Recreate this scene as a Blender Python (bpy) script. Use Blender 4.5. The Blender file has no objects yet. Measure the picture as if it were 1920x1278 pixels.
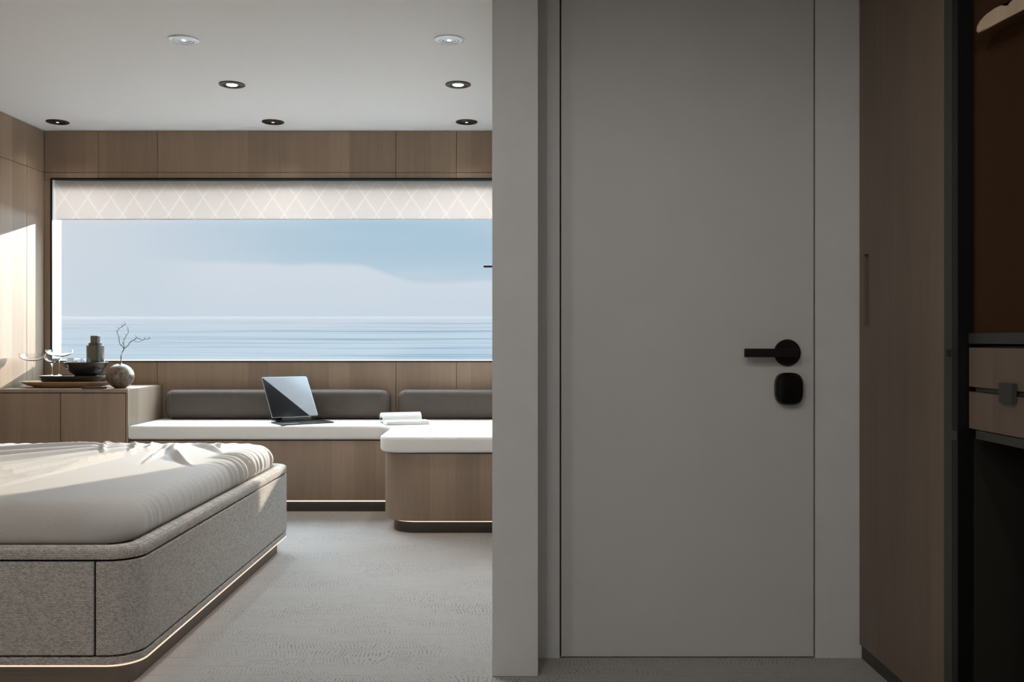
import bpy, bmesh, math, random
from mathutils import Vector, Matrix, noise
random.seed(7)
PI = math.pi
C = bpy.context.scene.collection
scene = bpy.context.scene

# ------------------------------------------------------------------ camera, sky, sun, exposure
H = 2.347                       # ceiling height
cam_d = bpy.data.cameras.new('camera'); cam = bpy.data.objects.new('camera', cam_d); C.objects.link(cam)
cam_d.sensor_width = 36; cam_d.lens = 1750/1920*36; cam_d.clip_start = 0.05; cam_d.clip_end = 20000
cam.location = (0, 0, 1.0); cam.rotation_euler = (PI/2, 0, 0)
scene.camera = cam
scene.view_settings.view_transform = 'Standard'; scene.view_settings.look = 'None'
scene.view_settings.gamma = 1; scene.view_settings.use_curve_mapping = False
scene.view_settings.exposure = 0.0

SUN_DIR = Vector((-.465, -1, -.295)).normalized()
sd = bpy.data.lights.new('sun', 'SUN'); sd.energy = 7; sd.angle = math.radians(.8); sd.color = (1, .87, .72)
so = bpy.data.objects.new('sun', sd); C.objects.link(so); so.rotation_euler = SUN_DIR.to_track_quat('-Z', 'Y').to_euler()

class NT:
    """small helper for node trees"""
    def __init__(s, tree): s.t = tree; s.n = tree.nodes; s.l = tree.links
    def node(s, kind, **kw):
        n = s.n.new(kind)
        for k, v in kw.items(): setattr(n, k, v)
        return n
    def link(s, a, b): s.l.new(a, b)
    def _in(s, n, i, v):
        if v is None: return
        if isinstance(v, bpy.types.NodeSocket): s.l.new(v, n.inputs[i])
        else: n.inputs[i].default_value = v
    def math(s, op, a, b=None, c=None, clamp=False):
        n = s.n.new('ShaderNodeMath'); n.operation = op; n.use_clamp = clamp
        s._in(n, 0, a); s._in(n, 1, b); s._in(n, 2, c); return n.outputs[0]
    def remap(s, v, a, b, c, d, interp='LINEAR'):
        n = s.n.new('ShaderNodeMapRange'); n.interpolation_type = interp
        for i, x in enumerate((v, a, b, c, d)): s._in(n, i, x)
        return n.outputs[0]
    def mix(s, f, a, b, blend='MIX'):
        n = s.n.new('ShaderNodeMix'); n.data_type = 'RGBA'; n.blend_type = blend
        s._in(n, 0, f)
        for i, x in ((6, a), (7, b)):
            if isinstance(x, tuple) and len(x) == 3: x = (*x, 1)
            s._in(n, i, x)
        return n.outputs[2]
    def noise(s, vec, scale, detail=2, rough=.5, dim='3D'):
        n = s.n.new('ShaderNodeTexNoise'); n.noise_dimensions = dim
        s._in(n, 'Vector', vec); n.inputs['Scale'].default_value = scale
        n.inputs['Detail'].default_value = detail; n.inputs['Roughness'].default_value = rough
        return n.outputs['Fac']
    def xyz(s, v):
        n = s.n.new('ShaderNodeSeparateXYZ'); s._in(n, 0, v); return n.outputs
    def comb(s, x, y, z):
        n = s.n.new('ShaderNodeCombineXYZ'); s._in(n, 0, x); s._in(n, 1, y); s._in(n, 2, z); return n.outputs[0]

# the sky: pale haze at the horizon, a low bank of cloud, brighter overhead, glittering water below
w = bpy.data.worlds.new('sky'); scene.world = w; w.use_nodes = True
t = NT(w.node_tree); t.n.clear()
tc = t.node('ShaderNodeTexCoord'); X, Y, Z = t.xyz(tc.outputs['Generated'])
az = t.math('DIVIDE', X, t.math('MAXIMUM', Y, .05))
elev = Z
blue = t.mix(t.remap(az, -.50, -.12, 0, 1, 'SMOOTHSTEP'), (.66, .71, .78), (.43, .585, .71))
haze = t.mix(t.remap(az, -.5, 0, 0, 1), (.62, .69, .77), (.59, .68, .77))
sky = t.mix(t.remap(elev, .035, .105, 0, 1, 'SMOOTHSTEP'), haze, blue)
nz = t.noise(t.comb(t.math('MULTIPLY', az, 1), 0, t.math('MULTIPLY', elev, 2)), 9, 5, .55)
edge = t.math('ADD', t.math('ADD', t.remap(az, -.17, -.10, .083, .064, 'SMOOTHSTEP'), t.remap(az, -.09, 0, 0, .004)), t.math('MULTIPLY', t.math('SUBTRACT', nz, .5), .011))
body = t.remap(t.math('SUBTRACT', edge, elev), -.001, .006, 0, 1, 'SMOOTHSTEP')
fadeL = t.remap(az, -.42, -.30, 0, 1, 'SMOOTHSTEP')
fadeB = t.remap(elev, .03, .075, .25, 1, 'SMOOTHSTEP')
cm = t.math('MULTIPLY', t.math('MULTIPLY', body, fadeL), t.math('MULTIPLY', fadeB, .75))
sky = t.mix(cm, sky, (.715, .75, .82))
wis = t.noise(t.comb(az, 0, t.math('MULTIPLY', elev, 5)), 6, 4, .6)
sky = t.mix(t.remap(wis, .5, .75, 0, .25), sky, (.72, .74, .78))
hi = t.remap(elev, .20, .42, 1, 18, 'SMOOTHSTEP')
lo = t.remap(elev, -.20, -.07, 1.2, 1, 'SMOOTHSTEP')
stren = t.math('MULTIPLY', hi, lo)
sky = t.mix(t.remap(elev, -.2, -.07, 1, 0), sky, (.80, .80, .76))
bg = t.node('ShaderNodeBackground'); t.link(sky, bg.inputs[0]); t.link(stren, bg.inputs[1])
wo = t.node('ShaderNodeOutputWorld'); t.link(bg.outputs[0], wo.inputs[0])

# ------------------------------------------------------------------ materials
def new_mat(name):
    m = bpy.data.materials.new(name); m.use_nodes = True
    t = NT(m.node_tree); b = t.n['Principled BSDF']
    return m, t, b
def bump(t, b, h, strength=.3, dist=.002):
    n = t.node('ShaderNodeBump'); n.inputs['Strength'].default_value = strength
    n.inputs['Distance'].default_value = dist; t.link(h, n.inputs['Height']); t.link(n.outputs[0], b.inputs['Normal'])
def objco(t): return t.node('ShaderNodeTexCoord').outputs['Object']

def plain(name, col, rough=.5, metal=0, nstr=0, nscale=200, var=0, spec=None):
    m, t, b = new_mat(name); b.inputs['Base Color'].default_value = (*col, 1)
    b.inputs['Roughness'].default_value = rough; b.inputs['Metallic'].default_value = metal
    if spec is not None: b.inputs['Specular IOR Level'].default_value = spec
    co = objco(t); nn = t.noise(co, nscale, 3, .6)
    if nstr: bump(t, b, nn, nstr, .001)
    n2 = t.noise(co, nscale*.08, 3, .6)
    k = var if var else .04
    c = t.mix(t.remap(n2, .3, .7, 0, 1), tuple(x*(1-k) for x in col), tuple(min(1, x*(1+k)) for x in col))
    t.link(c, b.inputs['Base Color'])
    return m

def wood(name, base, rough=.45, strip=.13, contrast=.24, grain=.16, seed=0, spec=.5):
    m, t, b = new_mat(name)
    x, y, z = t.xyz(objco(t))
    u = t.math('ADD', t.math('ADD', x, y), seed)
    wob = t.noise(t.comb(u, 0, z), 1.3, 2)
    cell = t.math('FLOOR', t.math('DIVIDE', u, strip))
    wn = t.node('ShaderNodeTexWhiteNoise', noise_dimensions='1D'); t.link(cell, wn.inputs['W'])
    g1 = t.noise(t.comb(t.math('ADD', u, t.math('MULTIPLY', wob, .03)), wn.outputs[0], t.math('MULTIPLY', z, .045)), 34, 5, .6)
    g2 = t.noise(t.comb(t.math('MULTIPLY', u, 1), wn.outputs[0], t.math('MULTIPLY', z, .02)), 240, 3, .6)
    blot = t.noise(t.comb(t.math('MULTIPLY', u, 3), wn.outputs[0], z), 2.2, 3)
    tone = t.math('ADD', t.math('MULTIPLY', t.math('SUBTRACT', wn.outputs[0], .5), contrast*1.6),
                  t.math('ADD', t.math('MULTIPLY', t.math('SUBTRACT', g1, .5), grain*3.2),
                         t.math('ADD', t.math('MULTIPLY', t.math('SUBTRACT', g2, .5), grain*1.6), t.math('MULTIPLY', t.math('SUBTRACT', blot, .5), .3))))
    f = t.math('ADD', tone, .5, clamp=True)
    dark = tuple(v*k for v, k in zip(base, (.62, .60, .58))); light = tuple(min(1, v*k) for v, k in zip(base, (1.34, 1.33, 1.32)))
    t.link(t.mix(f, dark, light), b.inputs['Base Color'])
    b.inputs['Roughness'].default_value = rough; b.inputs['Specular IOR Level'].default_value = spec
    bump(t, b, g2, .12, .0006)
    return m

WOODB = (.315, .226, .160)
M = {}
M['wood'] = wood('oak_veneer', WOODB)
M['wood_dark'] = wood('smoked_oak_veneer', (.19, .142, .105), rough=.5)
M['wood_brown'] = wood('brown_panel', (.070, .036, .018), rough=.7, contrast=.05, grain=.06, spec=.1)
M['backing'] = plain('dark_gap', (.012, .009, .007), .8)
M['ceiling'] = plain('ceiling_paint', (.80, .785, .77), .7, nstr=.02, nscale=300, var=.01)
M['wall_paint'] = plain('wall_plaster', (.62, .615, .60), .8, nstr=.35, nscale=160, var=.02)
M['door_paint'] = plain('door_paint', (.57, .56, .54), .55, nstr=.05, nscale=90, var=.015)
M['white'] = plain('white_lacquer', (.82, .82, .83), .4, var=.01)
M['black'] = plain('black_metal', (.006, .006, .006), .38, spec=.3)
M['black_gloss'] = plain('black_gloss', (.004, .004, .004), .2, spec=.25)
M['bronze'] = plain('dark_bronze', (.05, .042, .036), .35, metal=.8)
M['bed_plinth'] = plain('bed_plinth', (.13, .112, .095), .5)  # raised above the other plinths to stand in for light on its side
M['plinth'] = plain('bronze_plinth', (.055, .046, .038), .4, metal=.3)
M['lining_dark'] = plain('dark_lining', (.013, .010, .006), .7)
M['alu'] = plain('grey_profile', (.05, .048, .042), .5, metal=.1)
M['cushion'] = plain('cream_upholstery', (.80, .775, .73), .85, nstr=.25, nscale=420, var=.015)
M['leather'] = plain('taupe_leather', (.076, .058, .044), .62, nstr=.3, nscale=220, var=.1)
M['stitch'] = plain('taupe_stitching', (.14, .115, .095), .7)
M['paper'] = plain('paper', (.70, .68, .64), .8, var=.03)
M['print'] = plain('book_cover', (.22, .20, .18), .6)
M['tray_wood'] = wood('tray_wood', (.50, .33, .19), strip=5, contrast=.02)
M['dark_tray'] = plain('dark_tray', (.055, .046, .042), .28, metal=.5)
M['gun'] = plain('gunmetal', (.085, .078, .068), .25, metal=.9)
M['steel'] = plain('burnished_steel', (.15, .14, .125), .25, metal=1)
M['ice'] = None
M['twig'] = plain('twig_bark', (.10, .07, .05), .7)
M['hanger'] = wood('hanger_beech', (.72, .55, .38), strip=4, contrast=.02)
M['tablet_edge'] = plain('tablet_edge', (.16, .16, .165), .35, metal=.8)
M['stitch_light'] = plain('pale_piping', (.50, .47, .44), .7)
M['chrome'] = plain('chrome', (.7, .7, .7), .15, metal=1)

def led(name, col, s):
    m, t, b = new_mat(name); b.inputs['Base Color'].default_value = (*col, 1)
    b.inputs['Emission Color'].default_value = (*col, 1); b.inputs['Emission Strength'].default_value = s
    return m
M['led'] = led('warm_led', (1, .78, .58), 1.6)
M['led_bed'] = led('warm_led_bed', (1, .78, .62), .75)
M['lens_on'] = led('lamp_lens_lit', (1, .93, .84), 6)
M['lens_dim'] = led('lamp_lens_dim', (1, .90, .78), 1.0)

def glass(name, col=(1, 1, 1), rough=0, ior=1.45):
    m, t, b = new_mat(name); b.inputs['Base Color'].default_value = (*col, 1)
    b.inputs['Transmission Weight'].default_value = 1; b.inputs['Roughness'].default_value = rough; b.inputs['IOR'].default_value = ior
    return m
M['glass'] = glass('clear_glass')
M['ice'] = glass('ice', (.92, .94, .96), .35, 1.31); M['ice'].node_tree.nodes['Principled BSDF'].inputs['Transmission Weight'].default_value = .45
# window pane: thin sheet, lets light straight through with a faint reflection
m = bpy.data.materials.new('window_glass'); m.use_nodes = True; t = NT(m.node_tree); t.n.clear()
tr = t.node('ShaderNodeBsdfTransparent'); tr.inputs[0].default_value = (.98, .99, .99, 1)
gl = t.node('ShaderNodeBsdfGlossy'); gl.inputs['Roughness'].default_value = .35
mx = t.node('ShaderNodeMixShader'); mx.inputs[0].default_value = .008
t.link(tr.outputs[0], mx.inputs[1]); t.link(gl.outputs[0], mx.inputs[2])
o_ = t.node('ShaderNodeOutputMaterial'); t.link(mx.outputs[0], o_.inputs[0]); M['pane'] = m

# carpet: pale loop pile in rows with short slanting strokes
m, t, b = new_mat('carpet')
x, y, z = t.xyz(objco(t))
wv = t.noise(t.comb(x, y, 0), 2.0, 2)
yy = t.math('ADD', y, t.math('MULTIPLY', wv, .03))
row = t.math('DIVIDE', yy, .078); rf = t.math('FRACT', row); ri = t.math('FLOOR', row)
wn = t.node('ShaderNodeTexWhiteNoise', noise_dimensions='1D'); t.link(ri, wn.inputs['W'])
lane = t.noise(t.comb(t.math('MULTIPLY', x, 1), t.math('MULTIPLY', ri, 3.7), 0), 1.7, 2)
slant = t.math('MULTIPLY', t.math('SUBTRACT', lane, .5), .30)
bend = t.noise(t.comb(x, y, 0), 14, 2)
u = t.math('ADD', t.math('ADD', x, t.math('MULTIPLY', rf, slant)), t.math('ADD', t.math('MULTIPLY', bend, .022), t.math('MULTIPLY', wn.outputs[0], .5)))
st = t.math('SINE', t.math('MULTIPLY', u, 2*PI/.0125))
brk = t.noise(t.comb(t.math('MULTIPLY', x, .7), t.math('MULTIPLY', y, 1.2), 0), 62, 2)
seg = t.remap(brk, .42, .58, 0, 1)
patch = t.remap(t.noise(t.comb(t.math('MULTIPLY', x, .5), y, 0), 4.5, 4, .65), .38, .68, .12, 1)
rim = t.remap(t.math('ABSOLUTE', t.math('SUBTRACT', rf, .5)), .36, .46, 1, 0)
stroke = t.math('MULTIPLY', t.math('MULTIPLY', t.remap(st, .1, .8, 0, 1), seg), t.math('MULTIPLY', patch, rim))
line = t.math('MULTIPLY', t.remap(rf, .0, .045, 1, 0), t.remap(t.noise(t.comb(x, ri, 0), 5, 2), .4, .62, .1, 1))
fib = t.noise(t.comb(x, y, z), 520, 2)
dk = t.math('MAXIMUM', t.math('MULTIPLY', stroke, .75), t.math('MULTIPLY', line, .85))
base = t.mix(t.noise(t.comb(x, y, 0), 3, 3), (.40, .385, .36), (.45, .435, .41))
base = t.mix(t.math('MULTIPLY', fib, .35), base, (.33, .31, .29))
t.link(t.mix(dk, base, (.17, .155, .14)), b.inputs['Base Color']); b.inputs['Roughness'].default_value = .95
b.inputs['Specular IOR Level'].default_value = .1
hgt = t.math('SUBTRACT', t.math('MULTIPLY', fib, .4), dk); bump(t, b, hgt, .6, .004)
M['carpet'] = m

# woven bed upholstery: coarse basket weave
def weave(name, ca, cb, cw=.0095, chh=.0052, flat=False):
    m, t, b = new_mat(name); x, y, z = t.xyz(objco(t))
    u = x if flat else t.math('ADD', x, y)
    v = y if flat else z
    w1 = t.noise(t.comb(u, v, 0), 60, 2)
    u = t.math('ADD', u, t.math('MULTIPLY', w1, .002)); v = t.math('ADD', v, t.math('MULTIPLY', w1, .002))
    bt = t.node('ShaderNodeTexBrick'); t.link(t.comb(u, v, 0), bt.inputs['Vector'])
    bt.inputs['Scale'].default_value = 1; bt.inputs['Brick Width'].default_value = cw; bt.inputs['Row Height'].default_value = chh
    bt.inputs['Mortar Size'].default_value = .0011; bt.inputs['Mortar Smooth'].default_value = 1; bt.inputs['Bias'].default_value = 0
    bt.inputs['Color1'].default_value = (*ca, 1); bt.inputs['Color2'].default_value = (*cb, 1)
    bt.inputs['Mortar'].default_value = (*[k*.35 for k in cb], 1)
    fz = t.noise(t.comb(t.math('MULTIPLY', u, 1), v, 0), 900, 2)
    c = t.mix(t.remap(t.noise(t.comb(u, v, z), 200, 2), .4, .6, 0, .5), bt.outputs['Color'], ca)
    c = t.mix(t.math('MULTIPLY', fz, .3), c, tuple(k*.5 for k in cb))
    t.link(c, b.inputs['Base Color']); b.inputs['Roughness'].default_value = .9; b.inputs['Specular IOR Level'].default_value = .15
    bump(t, b, t.math('ADD', t.math('SUBTRACT', 1, bt.outputs['Fac']), t.math('MULTIPLY', fz, .4)), .55, .0015)
    return m
M['tweed'] = weave('bed_tweed', (.72, .67, .62), (.40, .365, .335))
M['tweed_flat'] = weave('bed_tweed_top', (.66, .62, .585), (.40, .37, .35), flat=True)
# bed sheet: fine linen
m, t, b = new_mat('linen_sheet'); x, y, z = t.xyz(objco(t))
th = t.noise(t.comb(t.math('MULTIPLY', x, .12), y, z), 700, 2)
th2 = t.noise(t.comb(x, t.math('MULTIPLY', y, .12), t.math('MULTIPLY', z, .3)), 700, 2)
f = t.math('MULTIPLY', t.math('ADD', th, th2), .5)
t.link(t.mix(t.remap(f, .35, .65, 0, 1), (.44, .42, .395), (.53, .51, .48)), b.inputs['Base Color'])
b.inputs['Roughness'].default_value = .75; b.inputs['Sheen Weight'].default_value = .1; bump(t, b, f, .15, .0008)
M['sheet'] = m
# blind: light cloth with pale lattice lines, lets some daylight through
m = bpy.data.materials.new('blind_cloth'); m.use_nodes = True; t = NT(m.node_tree); b = t.n['Principled BSDF']
x, y, z = t.xyz(objco(t))
wob = t.math('MULTIPLY', t.noise(t.comb(x, 0, z), 40, 2), .03)
uu = t.math('ADD', t.math('DIVIDE', x, .149), wob); vv = t.math('DIVIDE', z, .215)
def latt(s_):
    q = t.math('FRACT', t.math('ADD', s_, 50.22)); return t.remap(t.math('ABSOLUTE', t.math('SUBTRACT', q, .5)), .02, .05, 1, 0)
ln = t.math('MAXIMUM', latt(t.math('ADD', uu, vv)), latt(t.math('SUBTRACT', uu, vv)))
ln = t.math('MULTIPLY', ln, t.remap(t.noise(t.comb(x, 0, z), 90, 2), .35, .6, .35, 1))
wf = t.noise(t.comb(x, 0, t.math('MULTIPLY', z, .2)), 500, 2)
bc = t.mix(t.math('MULTIPLY', wf, .3), (.87, .83, .805), (.74, .70, .675)); col = t.mix(ln, bc, (.95, .925, .90))
t.link(col, b.inputs['Base Color']); b.inputs['Roughness'].default_value = .9
tl = t.node('ShaderNodeBsdfTranslucent'); t.link(col, tl.inputs[0])
mx = t.node('ShaderNodeMixShader'); mx.inputs[0].default_value = .30
t.link(b.outputs[0], mx.inputs[1]); t.link(tl.outputs[0], mx.inputs[2]); t.link(mx.outputs[0], t.n['Material Output'].inputs[0])
M['blind'] = m
# sea: calm water mirroring the hazy sky, with long lanes of ripples
m, t, b = new_mat('sea_water'); x, y, z = t.xyz(objco(t))
ly = t.math('LOGARITHM', y, 2.718)
n1 = t.noise(t.comb(t.math('MULTIPLY', t.math('DIVIDE', x, y), 1.3), t.math('DIVIDE', 1700, y), 0), 1.0, 4, .6)
n2 = t.noise(t.comb(t.math('MULTIPLY', t.math('DIVIDE', x, y), 5), t.math('DIVIDE', 5200, y), 0), 1.0, 2, .5)
mk = t.math('MULTIPLY', t.remap(y, 130, 1500, 1, .0, 'SMOOTHSTEP'), t.remap(t.math('ADD', t.math('MULTIPLY', n1, .55), t.math('MULTIPLY', n2, .45)), .38, .50, 1, 0, 'SMOOTHSTEP'))
body_ = t.mix(t.remap(y, 110, 700, 1, 0, 'SMOOTHSTEP'), (1, 1, 1), (.90, .975, 1))  # tint pales with distance, haze painted into the water colour
mk = t.math('MULTIPLY', mk, t.remap(t.math('DIVIDE', x, y), -.45, -.05, .35, 1))
col = t.mix(t.math('MULTIPLY', mk, .95), body_, (.42, .58, .72))
g_ = t.node('ShaderNodeBsdfGlossy'); t.link(col, g_.inputs[0]); g_.inputs['Roughness'].default_value = .06
t.link(g_.outputs[0], t.n['Material Output'].inputs[0])
M['sea'] = m
# tablet screen: reflection-like dark and pale diagonal painted in, pale half made to glow
m, t, b = new_mat('tablet_display'); x, y, z = t.xyz(objco(t))
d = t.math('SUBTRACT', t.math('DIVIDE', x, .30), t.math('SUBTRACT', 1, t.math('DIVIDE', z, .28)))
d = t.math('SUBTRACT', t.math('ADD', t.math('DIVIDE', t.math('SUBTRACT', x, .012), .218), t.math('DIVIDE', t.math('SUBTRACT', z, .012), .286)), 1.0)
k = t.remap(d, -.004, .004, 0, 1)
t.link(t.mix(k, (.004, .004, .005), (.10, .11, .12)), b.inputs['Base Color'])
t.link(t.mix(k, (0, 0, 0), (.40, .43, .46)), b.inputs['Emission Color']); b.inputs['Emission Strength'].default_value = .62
b.inputs['Roughness'].default_value = .25; b.inputs['Specular IOR Level'].default_value = .25
M['display'] = m
# vase: burnished stone-bronze with mottling
m, t, b = new_mat('mottled_vase'); co = objco(t)
t.link(t.mix(t.remap(t.noise(co, 40, 6, .7), .4, .62, 0, 1), (.075, .05, .036), (.22, .165, .12)), b.inputs['Base Color'])
b.inputs['Roughness'].default_value = .38; b.inputs['Metallic'].default_value = .35; bump(t, b, t.noise(co, 150, 3), .2, .001)
M['vase'] = m

# ------------------------------------------------------------------ geometry helpers
def bm_new(): return bmesh.new()
def box(bm, x0, x1, y0, y1, z0, z1):
    v = [bm.verts.new(p) for p in ((x0,y0,z0),(x1,y0,z0),(x1,y1,z0),(x0,y1,z0),(x0,y0,z1),(x1,y0,z1),(x1,y1,z1),(x0,y1,z1))]
    for f in ((0,3,2,1),(4,5,6,7),(0,1,5,4),(1,2,6,5),(2,3,7,6),(3,0,4,7)): bm.faces.new([v[i] for i in f])
def boxes(*bs):
    bm = bm_new()
    for b_ in bs: box(bm, *b_)
    return bm
def link(name, bm, mat, parent=None, bevel=0, smooth=True, angle=35, seg=2, subsurf=0):
    me = bpy.data.meshes.new(name); bmesh.ops.recalc_face_normals(bm, faces=bm.faces[:]); bm.to_mesh(me); bm.free()
    me.materials.append(M[mat] if isinstance(mat, str) else mat)
    if smooth:
        me.polygons.foreach_set('use_smooth', [True]*len(me.polygons)); me.set_sharp_from_angle(angle=math.radians(angle))
    o = bpy.data.objects.new(name, me); C.objects.link(o)
    if parent is not None:
        o.parent = parent
    if bevel:
        md = o.modifiers.new('bevel', 'BEVEL'); md.width = bevel; md.segments = seg; md.limit_method = 'ANGLE'; md.angle_limit = math.radians(40)
    if subsurf:
        md = o.modifiers.new('subd', 'SUBSURF'); md.levels = subsurf; md.render_levels = subsurf
    return o
def shift(bm, loc):
    bmesh.ops.translate(bm, verts=bm.verts[:], vec=-Vector(loc)); return bm
def thing(name, label, cat, loc=(0,0,0), rz=0, group=None):
    o = bpy.data.objects.new(name, None); o.empty_display_size = .05; C.objects.link(o)
    o.location = loc; o.rotation_euler = (0, 0, rz); return tag(o, label, cat, group)
def tag(o, label, cat, group=None):
    o['label'] = label; o['category'] = cat
    if group: o['group'] = group
    return o
def struct(o, label, cat): o['kind'] = 'structure'; return tag(o, label, cat)
def dup(root, loc, label, group=None):
    r = root.copy(); C.objects.link(r); r.location = loc; r['label'] = label
    if group: r['group'] = group
    for ch in list(root.children):
        c = ch.copy(); C.objects.link(c); c.parent = r
        for g in ch.children:
            d = g.copy(); C.objects.link(d); d.parent = c
    return r
def rrect(x0, x1, y0, y1, r, n=10, step=None):
    """counter-clockwise rounded rectangle; optional dense sampling of straight runs"""
    r = max(r, .0005); pts = []
    for cx, cy, a0 in ((x1-r, y0+r, -PI/2), (x1-r, y1-r, 0), (x0+r, y1-r, PI/2), (x0+r, y0+r, PI)):
        for i in range(n+1):
            a = a0+PI/2*i/n; pts.append((cx+r*math.cos(a), cy+r*math.sin(a)))
    return pts
def fillet(pts, rad, n=12):
    out = []
    for i, p in enumerate(pts):
        r = rad[i]; a = Vector(pts[i-1]); b_ = Vector(p); c = Vector(pts[(i+1) % len(pts)])
        if r == 0: out.append(tuple(b_)); continue
        u = (a-b_).normalized(); v = (c-b_).normalized(); ang = u.angle(v); d = r/math.tan(ang/2)
        p0 = b_+u*d; p1 = b_+v*d; cen = b_+(u+v).normalized()*(r/math.sin(ang/2))
        a0 = math.atan2(*(p0-cen).yx); a1 = math.atan2(*(p1-cen).yx); da = (a1-a0+PI) % (2*PI)-PI
        for k in range(n+1):
            q = a0+da*k/n; out.append((cen.x+r*math.cos(q), cen.y+r*math.sin(q)))
    return out
def inset(pts, d):
    """move a closed counter-clockwise outline inward by d"""
    out = []; n = len(pts)
    for i in range(n):
        a = Vector(pts[i-1]); b_ = Vector(pts[i]); c = Vector(pts[(i+1) % n])
        e1 = (b_-a); e2 = (c-b_)
        if e1.length < 1e-7: e1 = e2
        if e2.length < 1e-7: e2 = e1
        n1 = Vector((-e1.y, e1.x)).normalized(); n2 = Vector((-e2.y, e2.x)).normalized()
        m_ = (n1+n2); m_ = m_/max(.3, m_.length_squared)*2
        out.append(tuple(b_+m_*d))
    return out
def loft(bm, rings, cap=True):
    vs = [[bm.verts.new(p) for p in r] for r in rings]; n = len(vs[0])
    for a, b_ in zip(vs, vs[1:]):
        for i in range(n): bm.faces.new((a[i], a[(i+1) % n], b_[(i+1) % n], b_[i]))
    if cap:
        bm.faces.new(list(reversed(vs[0]))); bm.faces.new(vs[-1])
    return vs
def slab(pts, z0, z1, r=0, n=4):
    """extruded outline with rounded top and bottom edges"""
    bm = bm_new(); rings = []
    if r:
        prof = [(r*(1-math.sin(a)), z0+r*(1-math.cos(a))) for a in [PI/2*i/n for i in range(n+1)]]
        prof += [(r*(1-math.cos(a)), z1-r*(1-math.sin(a))) for a in [PI/2*i/n for i in range(n+1)]]
    else: prof = [(0, z0), (0, z1)]
    for d, z in prof: rings.append([(x, y, z) for x, y in (inset(pts, d) if d else pts)])
    loft(bm, rings); return bm
def strip(path, th, z0, z1):
    """upright band along an open path, thickness to its left"""
    bm = bm_new(); n = len(path); inner = []
    for i in range(n):
        a = Vector(path[max(i-1, 0)]); b_ = Vector(path[i]); c = Vector(path[min(i+1, n-1)])
        tdir = (c-a).normalized(); inner.append(tuple(b_+Vector((-tdir.y, tdir.x))*th))
    o = [[bm.verts.new((x, y, z)) for x, y in path] for z in (z0, z1)]
    q = [[bm.verts.new((x, y, z)) for x, y in inner] for z in (z0, z1)]
    for i in range(n-1):
        bm.faces.new((o[0][i], o[0][i+1], o[1][i+1], o[1][i])); bm.faces.new((q[0][i+1], q[0][i], q[1][i], q[1][i+1]))
        bm.faces.new((o[1][i], o[1][i+1], q[1][i+1], q[1][i])); bm.faces.new((o[0][i+1], o[0][i], q[0][i], q[0][i+1]))
    for i in (0, n-1): bm.faces.new((o[0][i], o[1][i], q[1][i], q[0][i]))
    return bm
def lathe(prof, n=40, cen=(0, 0), bm=None):
    bm = bm or bm_new(); rings = []
    for r, z in prof:
        if r <= 1e-6: rings.append([bm.verts.new((cen[0], cen[1], z))])
        else: rings.append([bm.verts.new((cen[0]+r*math.cos(2*PI*i/n), cen[1]+r*math.sin(2*PI*i/n), z)) for i in range(n)])
    for a, b_ in zip(rings, rings[1:]):
        for i in range(n):
            j = (i+1) % n
            f = [a[0] if len(a) == 1 else a[i]] + ([] if len(a) == 1 else [a[j]]) + ([b_[0]] if len(b_) == 1 else [b_[j], b_[i]])
            if len(f) >= 3: bm.faces.new(f)
    return bm
def tube(bm, pts, radii, n=8):
    pts = [Vector(p) for p in pts]; rings = []
    for i, p in enumerate(pts):
        d = (pts[min(i+1, len(pts)-1)]-pts[max(i-1, 0)]).normalized()
        up = Vector((0, 0, 1)) if abs(d.z) < .95 else Vector((1, 0, 0)); a = d.cross(up).normalized(); b_ = d.cross(a)
        r = radii[i] if isinstance(radii, (list, tuple)) else radii
        rings.append([bm.verts.new(p+(a*math.cos(2*PI*k/n)+b_*math.sin(2*PI*k/n))*r) for k in range(n)])
    for a, b_ in zip(rings, rings[1:]):
        for k in range(n): bm.faces.new((a[k], a[(k+1) % n], b_[(k+1) % n], b_[k]))
    bm.faces.new(rings[0]); bm.faces.new(list(reversed(rings[-1]))); return bm

# ------------------------------------------------------------------ the setting
XL, YB = -2.998, 5.983           # left wall, window wall
XR = -.059                       # bedroom face of the partition
YD = 2.946                       # door wall
YF = -1.6                        # wall behind the viewer
WX0, WX1, WZ0, WZ1 = -2.947, -.066, .875, 2.0325
YO = 6.103                       # outer face of the hull wall

struct(link('floor', boxes((XL-.1, 1.8, YF-.1, YO, -.06, 0)), 'carpet'), 'pale grey beige patterned carpet across the cabin and entry', 'floor')
struct(link('ceiling', boxes((XL-.1, 1.8, YF-.1, YO, H, H+.08)), 'ceiling'), 'smooth off-white cabin ceiling with recessed spotlights', 'ceiling')

# window wall: oak panels with fine joints over a dark backing
G = .0022
wb = bm_new()
def panel_row(bm, xs, z0, z1, y0=YB, y1=YB+.018):
    for a, b_ in zip(xs, xs[1:]): box(bm, a+G*.6, b_-G*.6, y0, y1, z0+G*.6, z1-G*.6)
top_x = [XL, -2.653, -2.274, -.745, -.356, XR]
panel_row(wb, top_x, 2.08, H)
panel_row(wb, [XL, -2.653, -2.274, -.745, -.356, XR], WZ1+.001, 2.08)
panel_row(wb, [XL, -2.274, -.745, -.356, XR], .0, WZ0-.008)
box(wb, XL, WX0-.001, YB, YB+.018, WZ0-.008, WZ1)
wall_back = struct(link('wall_back', wb, 'wood', bevel=.0015), 'oak panelled wall around the wide cabin window', 'wall')
link('panel_backing', boxes((XL-.1, XR+.137, YB+.0185, YO, WZ1+.012, H), (XL-.1, XR+.137, YB+.0185, YO, 0, WZ0-.012), (XL-.1, WX0-.012, YB+.0185, YO, WZ0-.012, WZ1+.012), (WX1+.012, XR+.137, YB+.0185, YO, WZ0-.012, WZ1+.012)), 'backing', wall_back, smooth=False)

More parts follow.
